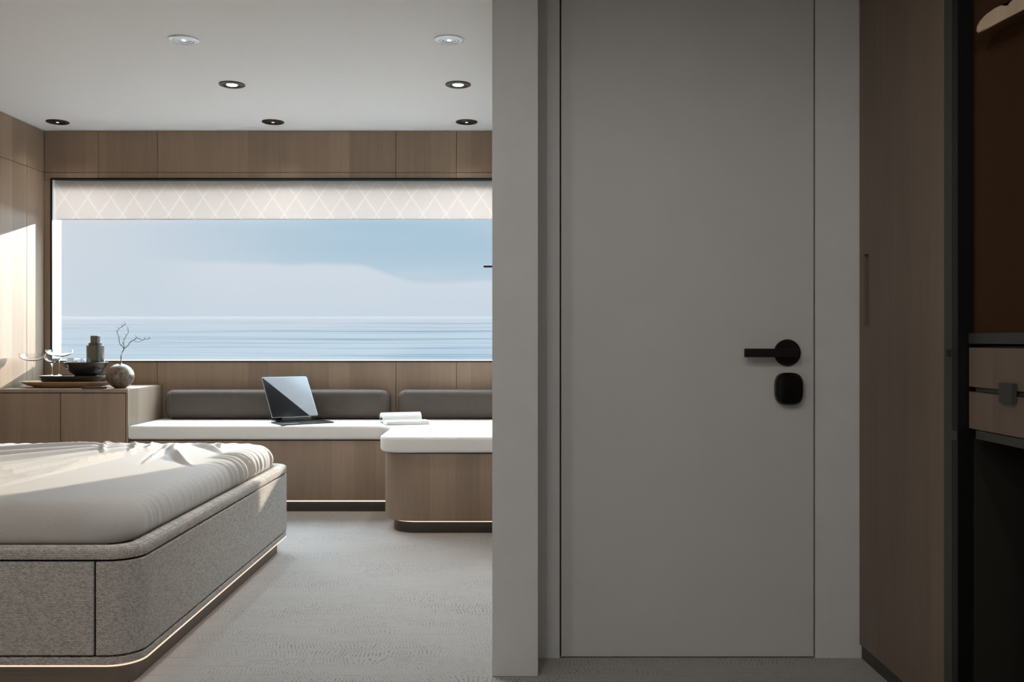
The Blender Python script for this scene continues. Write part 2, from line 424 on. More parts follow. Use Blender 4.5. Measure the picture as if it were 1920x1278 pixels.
# left wall panels
wl = bm_new()
ys = [YF, -.4, .8, 2.0, 3.15, 4.3, 5.05, 5.766, YB]
for a, b_ in zip(ys, ys[1:]): 
    for z0, z1 in ((0, 2.08), (2.08, H)): box(wl, XL-.018, XL, a+G*.6, b_-G*.6, z0+G*.6, z1-G*.6)
wall_left = struct(link('wall_left', wl, 'wood', bevel=.0015), 'oak panelled side wall catching a broad patch of sun', 'wall')
link('panel_backing', boxes((XL-.1, XL-.0185, YF, YB, 0, H)), 'backing', wall_left, smooth=False)

# partition, door wall and the walls behind the viewer
struct(link('wall_partition', boxes((XR, .078, 2.782, YB+.02, 0, H)), 'wall_paint', bevel=.002), 'grey plaster partition end between bedroom and entry', 'wall')
DX0, DX1, DZ = .1555, .9525, 2.16
struct(link('wall_door', boxes((.078, DX0-.005, YD, YD+.1, 0, H), (DX1+.005, 1.7, YD, YD+.1, 0, H), (DX0-.005, DX1+.005, YD, YD+.1, DZ+.004, H)), 'wall_paint'), 'grey plaster wall around the flush entry door', 'wall')
struct(link('wall_rear', boxes((XL-.1, 1.8, YF-.1, YF, 0, H)), 'ceiling'), 'wall behind the viewer', 'wall')
struct(link('wall_right', boxes((1.70, 1.8, YF, YD+.1, 0, H)), 'wood_dark'), 'side wall behind the wardrobe', 'wall')

# flush door with lever and lock knob
door = thing('door_1', 'flush grey door with black lever and knob beside the partition', 'door', ((DX0+DX1)/2, YD, 0)); door['kind'] = 'structure'
L0 = door.location
link('door_leaf', shift(boxes((DX0, DX1, YD+.0005, YD+.045, .004, DZ)), L0), 'door_paint', door, bevel=.001)
link('door_rebate', shift(boxes((DX0-.02, DX1+.02, YD+.046, YD+.1, 0, DZ+.02)), L0), 'backing', door, smooth=False)
hx, hz = .868, .963
bm = lathe([(0, 0), (.042, 0), (.0425, .004), (.041, .008), (0, .008)], 48)
bmesh.ops.rotate(bm, verts=bm.verts[:], cent=(0, 0, 0), matrix=Matrix.Rotation(PI/2, 3, 'X')); bmesh.ops.translate(bm, verts=bm.verts[:], vec=(hx, YD, hz))
ros = link('door_handle', shift(bm, L0), 'black', door)
bm = lathe([(0, .008), (.0105, .008), (.0105, .040), (0, .040)], 24)
bmesh.ops.rotate(bm, verts=bm.verts[:], cent=(0, 0, 0), matrix=Matrix.Rotation(PI/2, 3, 'X')); bmesh.ops.translate(bm, verts=bm.verts[:], vec=(hx, YD, hz))
box(bm, hx-.146, hx+.020, YD-.052, YD-.040, hz-.0135, hz+.0135)
link('lever', shift(bm, L0), 'black', ros, bevel=.002)
def superell(a, b_, e, n=56): 
    return [(a*math.copysign(abs(math.cos(2*PI*i/n))**(2/e), math.cos(2*PI*i/n)), b_*math.copysign(abs(math.sin(2*PI*i/n))**(2/e), math.sin(2*PI*i/n))) for i in range(n)]
bm = bm_new(); rings = []
for k, dy in ((.96, 0), (1, .006), (1, .022), (.97, .029), (.88, .034), (.6, .0365)):
    rings.append([(.869+x*k, YD-dy, .850+z*k) for x, z in superell(.0435, .051, 3.1)])
loft(bm, rings); link('lock_knob', shift(bm, L0), 'black_gloss', door)

# window
win = thing('window_1', 'wide cabin window onto the sea under a lattice blind', 'window', ((WX0+WX1)/2, YB, WZ0)); win['kind'] = 'structure'
L0 = win.location
fr = bm_new(); e = .012
for q in ((WX0-e*.25, WX1, YB-.004, YO-.01, WZ1, WZ1+e), (WX0-.012, WX0-.0005, YB-.003, YB+.03, WZ0, WZ1+e)): box(fr, *q)
link('window_frame', shift(fr, L0), 'black', win)
link('window_jamb', shift(boxes((WX0-.006, WX0, YB+.004, YO-.001, WZ0+.002, WZ1), (WX1-.004, WX1+.010, YB+.004, YO+.01, WZ0, WZ1)), L0), 'white', win)
link('window_sill', shift(boxes((WX0-.012, WX1+.01, YB+.002, YO+.01, WZ0-.004, WZ0+.001)), L0), 'white', win)
link('sill_edge', shift(boxes((WX0-.012, WX1+.006, YB-.006, YB+.002, WZ0-.010, WZ0-.002)), L0), 'bronze', win, bevel=.001)
link('window_pane', shift(boxes((WX0, WX1, YO-.012, YO-.006, WZ0, WZ1)), L0), 'pane', win, smooth=False)
lt = boxes((-.185, -.10, YO-.034, YO-.022, 1.478, 1.4905), (-.125, -.105, YO-.022, YO-.012, 1.472, 1.497))
link('window_latch', shift(lt, L0), 'black', win, bevel=.001)

# blind
bl = thing('roller_blind', 'pale cloth blind with white lattice lines drawn down across the window top', 'blind', ((WX0+WX1)/2, 6.02, WZ1))
L0 = bl.location
bm = bm_new(); n = 60
pl = [[bm.verts.new((WX0+.001+(WX1-WX0-.004)*i/n, 6.012+d+.0015*math.sin(i*.9), z)) for i in range(n+1)] for d, z in ((.0, WZ1-.004), (0, 1.9), (0, 1.782), (.0025, 1.7795), (.005, 1.782), (.0025, 1.9), (.0025, WZ1-.004))]
for a, b_ in zip(pl, pl[1:]):
    for i in range(n): bm.faces.new((a[i], a[i+1], b_[i+1], b_[i]))
link('blind_cloth', shift(bm, L0), 'blind', bl)
link('bottom_bar', shift(boxes((WX0+.01, WX1-.008, 6.0128, 6.016, 1.781, 1.786)), L0), 'white', bl)
bm = lathe([(0, 0), (.022, 0), (.022, WX1-WX0-.03), (0, WX1-WX0-.03)], 24)
bmesh.ops.rotate(bm, verts=bm.verts[:], cent=(0,0,0), matrix=Matrix.Rotation(PI/2, 3, 'Y')); bmesh.ops.translate(bm, verts=bm.verts[:], vec=(WX0+.015, 6.04, WZ1-.026))
link('roller', shift(bm, L0), 'white', bl)

# sea
bm = bm_new(); hs = 5.0; slope = .0269
rings = [60, 90, 130, 200, 320, 520, 900, 1600, 3000, 6000]
vs = [[bm.verts.new((x*d, d, 1-hs+slope*d)) for x in (-1.2, -.6, 0, .6, 1.2)] for d in rings]
for a, b_ in zip(vs, vs[1:]):
    for i in range(4): bm.faces.new((a[i], a[i+1], b_[i+1], b_[i]))
struct(link('sea', bm, 'sea'), 'calm pale blue sea rippling out to a hazy horizon', 'sea')

# ------------------------------------------------------------------ ceiling spotlights
def spot(loc, kind, label, group, power=None, cone=110, col=(1, .965, .92)):
    tcol = {'lit': 'bronze', 'pale': 'trim_pale', 'dark': 'bronze'}[kind]
    o = thing('ceiling_spotlight', label, 'spotlight', loc, 0, group)
    R = .067
    link('trim_ring', lathe([(R, 0), (R, -.004), (R-.006, -.007), (.045, -.0065), (.043, -.002), (.043, 0)], 48), tcol, o)
    link('baffle', lathe([(.043, -.003), (.041, -.0052), (.032, -.0052), (.030, -.0030), (.030, 0)], 40), {'lit': 'gun', 'pale': 'trim_pale', 'dark': 'black'}[kind], o)
    rr = {'lit': .0295, 'pale': .009, 'dark': .009}[kind]
    link('lens', lathe([(rr, -.001), (rr*.9, -.0055), (0, -.006)], 32), {'lit': 'lens_on', 'pale': 'lens_on', 'dark': 'lens_dim'}[kind], o)
    if kind != 'lit': link('reflector', lathe([(.030, -.0022), (.022, -.0032), (rr, -.004), (rr, -.001)], 32), 'trim_pale' if kind == 'pale' else 'black', o)
    else: pass
    ld = bpy.data.lights.new('spot_beam', 'SPOT'); ld.energy = {'lit': 14, 'pale': 16, 'dark': 4}[kind] if power is None else power; ld.color = col
    ld.spot_size = math.radians(cone); ld.spot_blend = .9 if cone < 150 else .3; ld.shadow_soft_size = .03
    lo_ = bpy.data.objects.new('spot_beam', ld); C.objects.link(lo_); lo_.parent = o; lo_.location = (0, 0, -.02)
    return o
M['trim_pale'] = plain('silver_trim', (.62, .64, .68), .3, metal=.6)
for X_, Y_, k, lab in (
    (-1.468, 4.172, 'pale', 'silver-rimmed ceiling spotlight nearest the viewer, left of the pair'),
    (-.281, 4.172, 'pale', 'silver-rimmed ceiling spotlight nearest the viewer, beside the partition'),
    (-1.470, 4.900, 'lit', 'brightly lit dark-rimmed ceiling spotlight, left one of middle row'),
    (-.283, 4.900, 'lit', 'brightly lit dark-rimmed ceiling spotlight, middle row beside the partition'),
    (-2.793, 5.737, 'dark', 'dark ceiling spotlight in the left corner near the side wall'),
    (-1.469, 5.737, 'dark', 'dark ceiling spotlight in the middle of the row by the window wall'),
    (-.279, 5.737, 'dark', 'dark ceiling spotlight by the window wall beside the partition')):
    spot((X_, Y_, H), k, lab, 'recessed spotlights in the bedroom ceiling')

# unseen spotlights added as fill light above and behind the viewer
for X_, Y_, pw in ((-.42, 3.15, 46), (-2.3, 1.4, 32), (-1.47, .5, 80), (-.4, .5, 118), (.5, .7, 42), (-2.3, -.5, 88), (-.9, -.6, 115), (.5, -.6, 66)):
    spot((X_, Y_, H), 'pale', 'unseen ceiling spotlight added as fill light over the near cabin end', 'unseen fill spotlights added over the near end of the cabin', pw*(1 if Y_ > 3 else .20), 84 if Y_ > 3 else 178, (1, .985, .96) if Y_ < 3 else (1, .975, .94))

# ------------------------------------------------------------------ low cabinet
cx0, cx1, cy0, cz = XL+.001, -2.236, 5.435, .720
cab = thing('low_cabinet', 'low oak cabinet in the corner carrying the drinks tray and vase', 'cabinet', ((cx0+cx1)/2, (cy0+YB)/2, 0))
L0 = cab.location
link('body', shift(boxes((cx0, cx0+.02, cy0+.02, YB-.002, .06, cz-.022), (cx1-.012, cx1, cy0+.001, YB-.002, .06, cz-.0215), (cx0, cx1-.012, cy0+.03, YB-.002, .06, .08)), L0), 'wood', cab, bevel=.001)
link('inner_shadow_gap', shift(boxes((cx0+.021, cx1-.0125, cy0+.022, cy0+.04, .081, cz-.022)), L0), 'backing', cab, smooth=False)
link('top', shift(boxes((cx0, cx1, cy0-.002, YB-.002, cz-.021, cz)), L0), 'wood', cab, bevel=.0015)
for a, b_ in ((cx0+.002, -2.6325), (-2.6275, cx1-.0165)):
    link('door', shift(boxes((a, b_, cy0, cy0+.019, .082, cz-.025)), L0), 'wood', cab, bevel=.0015)
link('plinth', shift(boxes((cx0, cx1-.02, cy0+.05, YB-.002, 0, .06)), L0), 'plinth', cab)

# ------------------------------------------------------------------ corner seat (L-shaped)
seat_top = .507
sofa = thing('corner_bench', 'L-shaped oak bench with cream seat pad running under the window', 'bench', (-1.2, 5.6, 0))
L0 = sofa.location
xr = XR-.002
def ell(front, fy, sx, x0, ri, ro, yb=YB-.002):
    # counter-clockwise: left-front, inner corner, chaise front-left, right-front, back right, back left
    return fillet([(x0, front), (sx, front), (sx, fy), (xr, fy), (xr, yb), (x0, yb)], [0, ri, ro, 0, 0, 0])
link('seat_pad', shift(slab(ell(5.435, 4.790, -.692, -2.234, .10, .13), .425, seat_top, .016, 5), L0), 'cushion', sofa, angle=50)
link('shadow_gap', shift(slab(ell(5.462, 4.832, -.662, -2.234, .08, .13), .417, .426), L0), 'black', sofa)
link('base', shift(slab(ell(5.450, 4.822, -.676, -2.234, .04, .17), .069, .418, .002, 2), L0), 'wood', sofa, angle=50)
link('light_strip', shift(slab(ell(5.468, 4.853, -.645, -2.234, .05, .15), .060, .0685), L0), 'led', sofa)
link('plinth', shift(slab(ell(5.482, 4.868, -.632, -2.234, .05, .14), 0, .0595), L0), 'plinth', sofa)

def bolster(x0, x1, label, seam):
    yc, z0, z1, dep = 5.911, seat_top+.001, .694, .066
    o = thing('bolster_cushion', label, 'cushion', ((x0+x1)/2, yc, z0), 0, 'leather bolsters on the bench')
    bm = bm_new(); rings = []; hh = (z1-z0)/2; N = 44
    L = x1-x0
    prof = [(0, .42), (.002, .58), (.006, .70), (.013, .81), (.022, .90), (.034, .96), (.048, .99), (.07, 1.0)]
    xs = [(x0+a, k) for a, k in prof] + [(x0+.07+(L-.14)*i/30, 1.0) for i in range(1, 30)] + [(x1-a, k) for a, k in reversed(prof)]
    for x, k in xs:
        ring = []
        for i in range(N):
            a = 2*PI*i/N; e = 2/3.4
            wv = 1+.010*noise.noise(Vector((x*9, math.cos(a)*1.5, math.sin(a)*2)))
            yy_ = dep*math.copysign(abs(math.cos(a))**e, math.cos(a))*k*wv; zz = hh*math.copysign(abs(math.sin(a))**e, math.sin(a))*k
            ring.append((x, yc+yy_, z0+hh+.001+zz*(.985)))
        rings.append(ring)
    loft(bm, rings); b_o = link('cushion_cover', shift(bm, o.location), 'leather', o, angle=70)
    # stitched end seams
    for xs_ in seam:
        bm = bm_new(); pts = []
        for i in range(N+1):
            a = 2*PI*i/N; e = 2/3.4
            pts.append((xs_, yc+(dep+.001)*math.copysign(abs(math.cos(a))**e, math.cos(a)), z0+hh+(hh+.0005)*math.copysign(abs(math.sin(a))**e, math.sin(a))))
        tube(bm, pts, .0016, 5); link('seam', shift(bm, o.location), 'stitch', b_o)
    return o
bolster(-2.185, -.772, 'long taupe leather bolster behind the tablet on the bench', (-2.140, -.820))
bolster(-.722, -.065, 'shorter taupe leather bolster at the bench corner beside the partition', (-.675,))

# ------------------------------------------------------------------ bed
BX1, BY0, BY1 = -1.070, 2.660, 4.510
BX0 = XL+.003
bed = thing('bed', 'wide low bed with woven grey upholstered base and cream sheet', 'bed', ((BX0+BX1)/2, (BY0+BY1)/2, 0))
L0 = bed.location
def bedrect(d, r=.09): return [p for p in fillet([(BX0, BY0+d), (BX1-d, BY0+d), (BX1-d, BY1-d), (BX0, BY1-d)], [0, max(r-d*.6, .02), max(r-d*.6, .02), 0], 14)]
def bedpath(d, r=.09): return bedrect(d, r)
link('plinth', shift(slab(bedrect(.040), 0, .0705), L0), 'bed_plinth', bed, angle=50)
link('light_strip', shift(slab(bedrect(.0015), .0712, .0740), L0), 'led_bed', bed, angle=50)
link('lower_trim', shift(slab(bedrect(.002), .0745, .0975, .004, 3), L0), 'tweed', bed, angle=50)
link('shadow_gap', shift(slab(bedrect(.016), .0986, .3765), L0), 'backing', bed, angle=50)
full = bedpath(0)
VX = -1.190
# full[0] is the front-left point, arcs follow; split the front face at VX
front = [(BX0, BY0), (VX-.003, BY0)]
wrap = [(VX+.003, BY0)] + [p for p in full[1:-1]] + [(BX0, BY1)]
link('front_panel', shift(strip(front, .012, .1035, .3700), L0), 'tweed', bed, bevel=.003, angle=50)
link('side_panel', shift(strip(wrap, .012, .1035, .3700), L0), 'tweed', bed, bevel=.003, angle=50)
# piping where the corner meets the long side
for yv in (BY0+.09,):
    link('piping', shift(tube(bm_new(), [(BX1-.0006, yv, .105), (BX1-.0006, yv, .37)], .0016, 6), L0), 'stitch_light', bed) if 'stitch_light' in M else None
bm = bm_new(); rings = []
for d, z in ((.016, .3765), (.002, .3765), (0, .379), (0, .400), (.003, .407), (.010, .411), (.030, .412), (.05, .409), (.055, .39)):
    rings.append([(x, y, z) for x, y in bedrect(d)])
loft(bm, rings); link('rim', shift(bm, L0), 'tweed', bed, angle=60)

# mattress under a fitted linen sheet
mx0, mx1, my0, my1 = BX0+.02, -1.118, 2.712, 4.468
ztop = .521
def fold_h(x, y):
    """soft ridges drawn by the tucked sheet, in metres"""
    h = 0
    for (ax, ay, bx, by, wd, amp, cv) in FOLDS:
        dx, dy = bx-ax, by-ay; L2 = dx*dx+dy*dy; tt = ((x-ax)*dx+(y-ay)*dy)/L2
        if tt < -.15 or tt > 1.15: continue
        L = math.sqrt(L2); dist = ((x-ax)*dy-(y-ay)*dx)/L + cv*math.sin(PI*max(0, min(1, tt)))
        env = max(0, math.sin(PI*(tt+.15)/1.3))**.8
        w_ = wd*(1.3-.7*tt)
        g = math.exp(-(dist/w_)**2) - .55*math.exp(-((dist-1.7*w_)/(1.2*w_))**2)
        h += 1.9*amp*env*g
    return h
FOLDS = [
 (-2.35, 3.10, -1.72, 4.32, .020, .010, .05), (-2.20, 3.00, -1.70, 4.30, .014, .008, -.03), (-2.05, 2.95, -1.68, 4.22, .018, .010, .04),
 (-1.92, 2.95, -1.66, 4.15, .012, .007, .02), (-1.80, 3.05, -1.60, 4.10, .014, .008, -.02), (-1.70, 3.10, -1.58, 4.25, .010, .006, .02),
 (-2.60, 3.30, -1.76, 4.36, .022, .010, .05), (-2.80, 3.60, -1.80, 4.38, .020, .009, .03), (-2.5, 3.9, -1.75, 4.40, .014, .007, .02),
 (-1.56, 4.35, -1.30, 3.72, .016, .010, -.03), (-1.62, 4.40, -1.45, 3.70, .012, .008, .02), (-1.50, 4.38, -1.22, 3.95, .013, .008, .02),
 (-1.44, 4.05, -1.20, 3.55, .011, .007, -.03), (-1.80, 4.42, -1.62, 3.95, .012, .009, .02), (-1.90, 4.44, -1.75, 4.0, .011, .008, -.02),
 (-1.70, 4.44, -1.60, 4.1, .010, .009, .0), (-1.40, 4.42, -1.28, 4.1, .009, .007, .01)]
bm = bm_new(); rings = []
prof = [(.012, .405), (.005, .415), (.001, .425), (0, .435), (0, .445), (.001, .455), (.003, .464), (.006, .473), (.010, .481), (.015, .489), (.021, .496), (.029, .503), (.038, .508), (.049, .5125), (.062, .516), (.077, .5185), (.093, .520), (.110, .5208)]
dd = .110
while dd < .86: dd += .0085; prof.append((dd, ztop))
NS = 300; NC = 26
def ring_pts(d):
    r = max(.13-d*.35, .012)
    x0, x1, y0, y1 = mx0+d, mx1-d, my0+d, my1-d
    r = min(r, (x1-x0)/2*.9, (y1-y0)/2*.9)
    pts = []
    cs = [((x1-r, y0+r), -PI/2), ((x1-r, y1-r), 0), ((x0+r, y1-r), PI/2), ((x0+r, y0+r), PI)]
    runs = [(NS//2), NS, NS//2, 60]          # right side densest
    for k, (c, a0) in enumerate(cs):
        for i in range(NC): 
            a = a0+PI/2*i/NC; pts.append((c[0]+r*math.cos(a), c[1]+r*math.sin(a)))
        c2, a2 = cs[(k+1) % 4]
        p = Vector((c[0]+r*math.cos(a0+PI/2), c[1]+r*math.sin(a0+PI/2))); q = Vector((c2[0]+r*math.cos(a2), c2[1]+r*math.sin(a2)))
        n_ = [NS, 160, 60, 160][k]
        for i in range(n_): pts.append(tuple(p+(q-p)*(i/n_)))
    return pts
for d, z in prof:
    base_pts = ring_pts(d); out = []
    for (x, y) in base_pts:
        hx_, hy_ = x, y; zz = z
        # pleats on the right-hand drop
        near = max(0, 1-(mx1-x)/(.13+.13*noise.noise(Vector((y*4, 1, 1)))))
        if near > 0 and z > .41:
            ph = y + .35*(mx1-x)**1.3 + .02*noise.noise(Vector((x*4, y*5, 1)))
            md = .5+.5*noise.noise(Vector((y*3.1, 2, 4)))
            q1 = .5+.5*math.sin(ph*2*PI/.060+7*noise.noise(Vector((y*2.2, 0, 3)))); q2 = .5+.5*math.sin(ph*2*PI/.037+1.1+5*noise.noise(Vector((y*3.2, 4, 3))))
            a = 1.5*(q1**3-.3) + .7*(q2**3-.3)*(.4+md)
            amp = .0075*near**.9*(.12+1.5*max(0, .5+1.3*noise.noise(Vector((y*2.3+.7, x*.5, 11)))))*min(1, (z-.405)/.03)*min(1, max(0.0, (y-2.80)/.3))*min(1.5, .6+.5*(y-2.8))
            hx_ += amp*a*(1 if d < .06 else max(0, 1-(d-.06)/.05)); zz += amp*a*(0 if d < .03 else min(1, (d-.03)/.05))*.8
        # gentle pleats along the far edge and the near edge
        if z > .41:
            nf = max(0, 1-(my1-y)/.18); a = math.sin(x*2*PI/.07+3*noise.noise(Vector((x*2, 5, 1))))
            zz += .0035*nf*a*min(1, d/.05); 
            nn_ = max(0, 1-(y-my0)/.12); hy_ += -.0015*nn_*math.sin(x*2*PI/.16+4*noise.noise(Vector((x*1.5, 1, 7))))*min(1, (z-.405)/.03)
        if d > .05:
            k = min(1, (d-.05)/.15)
            zz += fold_h(x, y)*k + .0030*k*noise.noise(Vector((x*2.4, y*1.6, 0))) + .0012*k*noise.noise(Vector((x*9, y*4, 2)))
        out.append((hx_, hy_, zz))
    rings.append(out)
loft(bm, rings, cap=True)
link('sheet', shift(bm, L0), 'sheet', bed, angle=80)

# ------------------------------------------------------------------ things on the cabinet
T = cz
tray = thing('wooden_tray', 'long shallow wooden tray under the dark trays on the cabinet', 'tray', (-2.690, 5.660, T))
bm = bm_new(); rings = []
for k, z in ((.60, 0), (.70, .003), (.88, .018), (1.0, .034), (.99, .0365), (.965, .035), (.86, .022), (.70, .013), (.3, .012)):
    rings.append([(x*k, y*(k if k > .9 else k*.97), z) for x, y in superell(.285, .125, 2.5, 72)])
loft(bm, rings); link('tray_body', bm, 'tray_wood', tray, angle=60)

def dark_tray(loc, a, b_, h, label, flare=.03):
    o = thing('dark_tray', label, 'tray', loc, 0, 'stacked dark trays')
    bm = bm_new(); rings = []
    for k, z in ((1-flare*3, 0), (1-flare*2, .001), (1-flare*.6, h*.55), (1, h), (.985, h+.001), (1-flare*1.2, h*.75), (.5, h*.7)):
        rings.append([(x*k, y*k, z) for x, y in superell(a, b_, 5, 64)])
    loft(bm, rings); link('tray_body', bm, 'dark_tray', o, angle=50); return o
dark_tray((-2.672, 5.685, T+.0325), .175, .100, .016, 'lower dark tray between the wooden tray and the wider tray')
dark_tray((-2.655, 5.685, T+.050), .196, .118, .020, 'upper dark tray holding the bowl and two coupe glasses')
zt = T+.066
bowl = thing('ice_bowl', 'dark polished metal bowl full of ice on the dark tray', 'bowl', (-2.597, 5.685, zt))
link('bowl_body', lathe([(0, 0), (.058, 0), (.064, .002), (.085, .020), (.108, .048), (.122, .070), (.130, .084), (.1285, .086), (.119, .070), (.104, .048), (.080, .023), (.055, .008), (0, .006)], 64), 'gun', bowl)
sh = thing('cocktail_shaker', 'stepped dark steel shaker standing in the ice bowl', 'shaker', (-2.545, 5.700, zt+.010))
link('shaker_body', lathe([(0, 0), (.040, 0), (.046, .03), (.0505, .072), (.0505, .176), (.049, .178), (.036, .178)], 48), 'steel', sh, angle=30)
link('shaker_shoulder', lathe([(.0385, .1782), (.0385, .191), (.037, .193), (.029, .193)], 48), 'gun', sh, angle=30)
link('shaker_cap', lathe([(.0280, .1932), (.0280, .234), (.0265, .236), (0, .236)], 48), 'steel', sh, angle=30)
for i in range(9):
    a = i*2*PI/9+.3; rr = .083 if i < 7 else .03
    if i >= 7: a = 2.7+.5*(i-7); rr = .050
    s_ = .024+.006*random.random()
    bm = bm_new(); bmesh.ops.create_cube(bm, size=s_*1.6)
    bmesh.ops.bevel(bm, geom=bm.edges[:], offset=.004, segments=2, affect='EDGES')
    for v in bm.verts: v.co += v.co.normalized()*.002*noise.noise(v.co*90+Vector((i, 0, 0)))
    bmesh.ops.rotate(bm, verts=bm.verts[:], cent=(0,0,0), matrix=Matrix.Rotation(i*1.3, 3, 'Z') @ Matrix.Rotation(.5+i*.7, 3, 'X'))
    o = link('ice_cube', bm, 'ice', None); o.location = (-2.597+rr*math.cos(a), 5.685+rr*math.sin(a), zt+.078+.004*(i % 3))
    tag(o, 'clear chunk of ice piled in the dark metal bowl', 'ice cube', 'ice chunks in the bowl')

def coupe(loc, zr, R, label):
    """stem glass: foot, stem and shallow bowl, rim at height zr"""
    o = thing('coupe_glass', label, 'glass', loc, 0, 'coupe glasses on the trays')
    hb = .046
    link('foot', lathe([(0, .0), (.033, .0), (.0335, .001), (.02, .0028), (.006, .006), (.0035, .010), (0, .010)], 40), 'glass', o, angle=70)
    link('stem', lathe([(0, .0102), (.0034, .0102), (.0026, .03), (.0026, (zr-hb)*.7), (.0042, zr-hb-.012), (.007, zr-hb-.0004), (0, zr-hb-.0004)], 20), 'glass', o, angle=70)
    z = zr-hb
    link('glass_bowl', lathe([(0, z), (.010, z), (R*.55, z+.006), (R*.86, z+.018), (R*.97, z+.032), (R, zr), (R-.0012, zr), (R*.96-.0012, z+.032), (R*.84, z+.0195), (R*.5, z+.008), (0, z+.003)], 48), 'glass', o, angle=70)
    return o
coupe((-2.884, 5.612, T+.0125+.002), .190, .074, 'clear coupe glass standing on the wooden tray, leftmost of three')
coupe((-2.772, 5.625, zt-.0005), .128, .045, 'smallest clear coupe glass at the front left of the dark tray')
coupe((-2.788, 5.748, zt-.0005), .162, .080, 'wide clear coupe glass at the back left of the dark tray')

slab_o = link('serving_slab', slab(rrect(-.062, .062, -.030, .030, .006), 0, .014, .002, 2), 'dark_tray'); slab_o.location = (-2.452, 5.478, T)
tag(slab_o, 'small dark slab in front of the tray beside the round vase', 'slab')

vase = thing('round_vase', 'round mottled brown vase with a bare twig at the cabinet edge', 'vase', (-2.330, 5.550, T))
pf = [(0, 0), (.030, 0)]
for i in range(1, 20):
    a = -PI/2+.4+(PI-.55)*i/20; pf.append((.0795*math.cos(a), .071+.0735*math.sin(a)))
pf += [(.012, .144), (.0095, .150), (.0095, .158), (.0110, .161), (.008, .161), (.007, .150), (.006, .14)]
link('vase_body', lathe(pf, 56), 'vase', vase, angle=60)
tw = thing('bare_twig', 'thin bare branching twig standing in the round vase', 'twig', (-2.330, 5.550, T+.145))
# twig outline sketched on a grid of 315 units to the metre, vase mouth at (226, 687)
def TW(gx, gy): return ((gx-226)/315.0, 0, (687-gy)/315.0+.012)
def twig(pts, r0, r1, wig=.004):
    P_ = [Vector(TW(*p)) for p in pts]; out = []
    for i in range(len(P_)-1):
        for k in range(4):
            q = P_[i].lerp(P_[i+1], k/4); q += Vector((noise.noise(q*60)*wig, noise.noise(q*25+Vector((3,1,2)))*wig*6, noise.noise(q*70+Vector((9,4,1)))*wig)); out.append(q)
    out.append(P_[-1]); n_ = len(out); return out, [r0+(r1-r0)*i/(n_-1) for i in range(n_)]
bm = bm_new(); 
p, r = twig([(227, 692), (228, 676), (231, 668), (234, 662)], .0032, .0026, .001); p[0] = Vector((0, 0, -.06)); tube(bm, p, r, 7); link('main_stem', bm, 'twig', tw)
for nm, pts in (('branch', [(234, 662), (226, 655), (222, 645), (220, 634), (223, 624), (230, 621), (235, 619), (236, 615)]),
                ('branch', [(234, 662), (232, 650), (236, 641), (240, 631), (242, 623)]),
                ('branch', [(234, 662), (242, 654), (250, 647), (258, 642), (266, 646), (275, 645), (283, 643)])):
    bm = bm_new(); p, r = twig(pts, .0025, .0010); tube(bm, p, r, 6)
    for j in range(3, len(p)-1, 3):
        s_ = random.choice((-1, 1)); q = p[j]+Vector((s_*.010, .004*s_, .010+random.random()*.010)); tube(bm, [p[j], p[j].lerp(q, .5)+Vector((0, 0, .002)), q], [.0011, .0009, .0006], 5)
    link(nm, bm, 'twig', tw)
bm = bm_new(); p, r = twig([(250, 648), (259, 650), (268, 648), (274, 641)], .0015, .0006); tube(bm, p, r, 5); link('branchlet', bm, 'twig', tw)

# ------------------------------------------------------------------ tablet with keyboard
yaw = math.radians(33)
tab = thing('tablet_computer', 'tilted tablet computer on a dark keyboard on the bench seat', 'tablet', (-1.433, 5.585, seat_top), yaw)
link('keyboard', slab(rrect(-.005, .322, -.175, .020, .010), .0006, .0085, .002, 2), 'bronze_matte' if 'bronze_matte' in M else 'bronze', tab)
kb = tab.children[0]
bm = bm_new()
for r_ in range(5):
    for c_ in range(13): box(bm, .014+c_*.0218, .014+c_*.0218+.018, -.028-r_*.0185-.015, -.028-r_*.0185, .0085, .0100)
link('keys', bm, 'black', kb)
link('touchpad', slab(rrect(.11, .195, -.168, -.126, .004), .0084, .0089), 'gun', kb)
tilt = math.atan2(.200, .237)
def tilted(bm):
    bmesh.ops.rotate(bm, verts=bm.verts[:], cent=(0,0,0), matrix=Matrix.Rotation(-tilt, 3, 'X')); return bm
W_, Hh = .292, .310
def xz_slab(x0, x1, z0, z1, r, y0, y1):
    bm = slab(rrect(x0, x1, z0, z1, r), y0, y1, .0015, 2)
    for v in bm.verts: v.co = Vector((v.co.x, -v.co.z, v.co.y))
    return bm
me_o = link('screen_shell', xz_slab(0, W_, 0, Hh, .012, -.007, 0), 'tablet_edge', tab)
me_o.rotation_euler = (-tilt, 0, 0); me_o.location = (-.008, -.012, .034)
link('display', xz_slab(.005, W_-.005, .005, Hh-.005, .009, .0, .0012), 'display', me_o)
bm = bm_new()
for v in ((0, .008),): pass
# folding stand: two dark flaps meeting behind the screen
st_pts = [(-.002, .010), (.108, .012), (.113, .014), (.112, .150), (.106, .150), (.100, .020), (-.002, .016)]
a_ = [bm.verts.new((.02, y, z)) for y, z in st_pts]; b2 = [bm.verts.new((.27, y, z)) for y, z in st_pts]
for i in range(len(st_pts)):
    j = (i+1) % len(st_pts); bm.faces.new((a_[i], a_[j], b2[j], b2[i]))
bm.faces.new(a_); bm.faces.new(list(reversed(b2)))
link('stand', bm, 'black', tab)
bm = boxes((.055, .235, -.022, -.002, .0086, .034)); link('hinge', bm, 'gun', tab, bevel=.003)

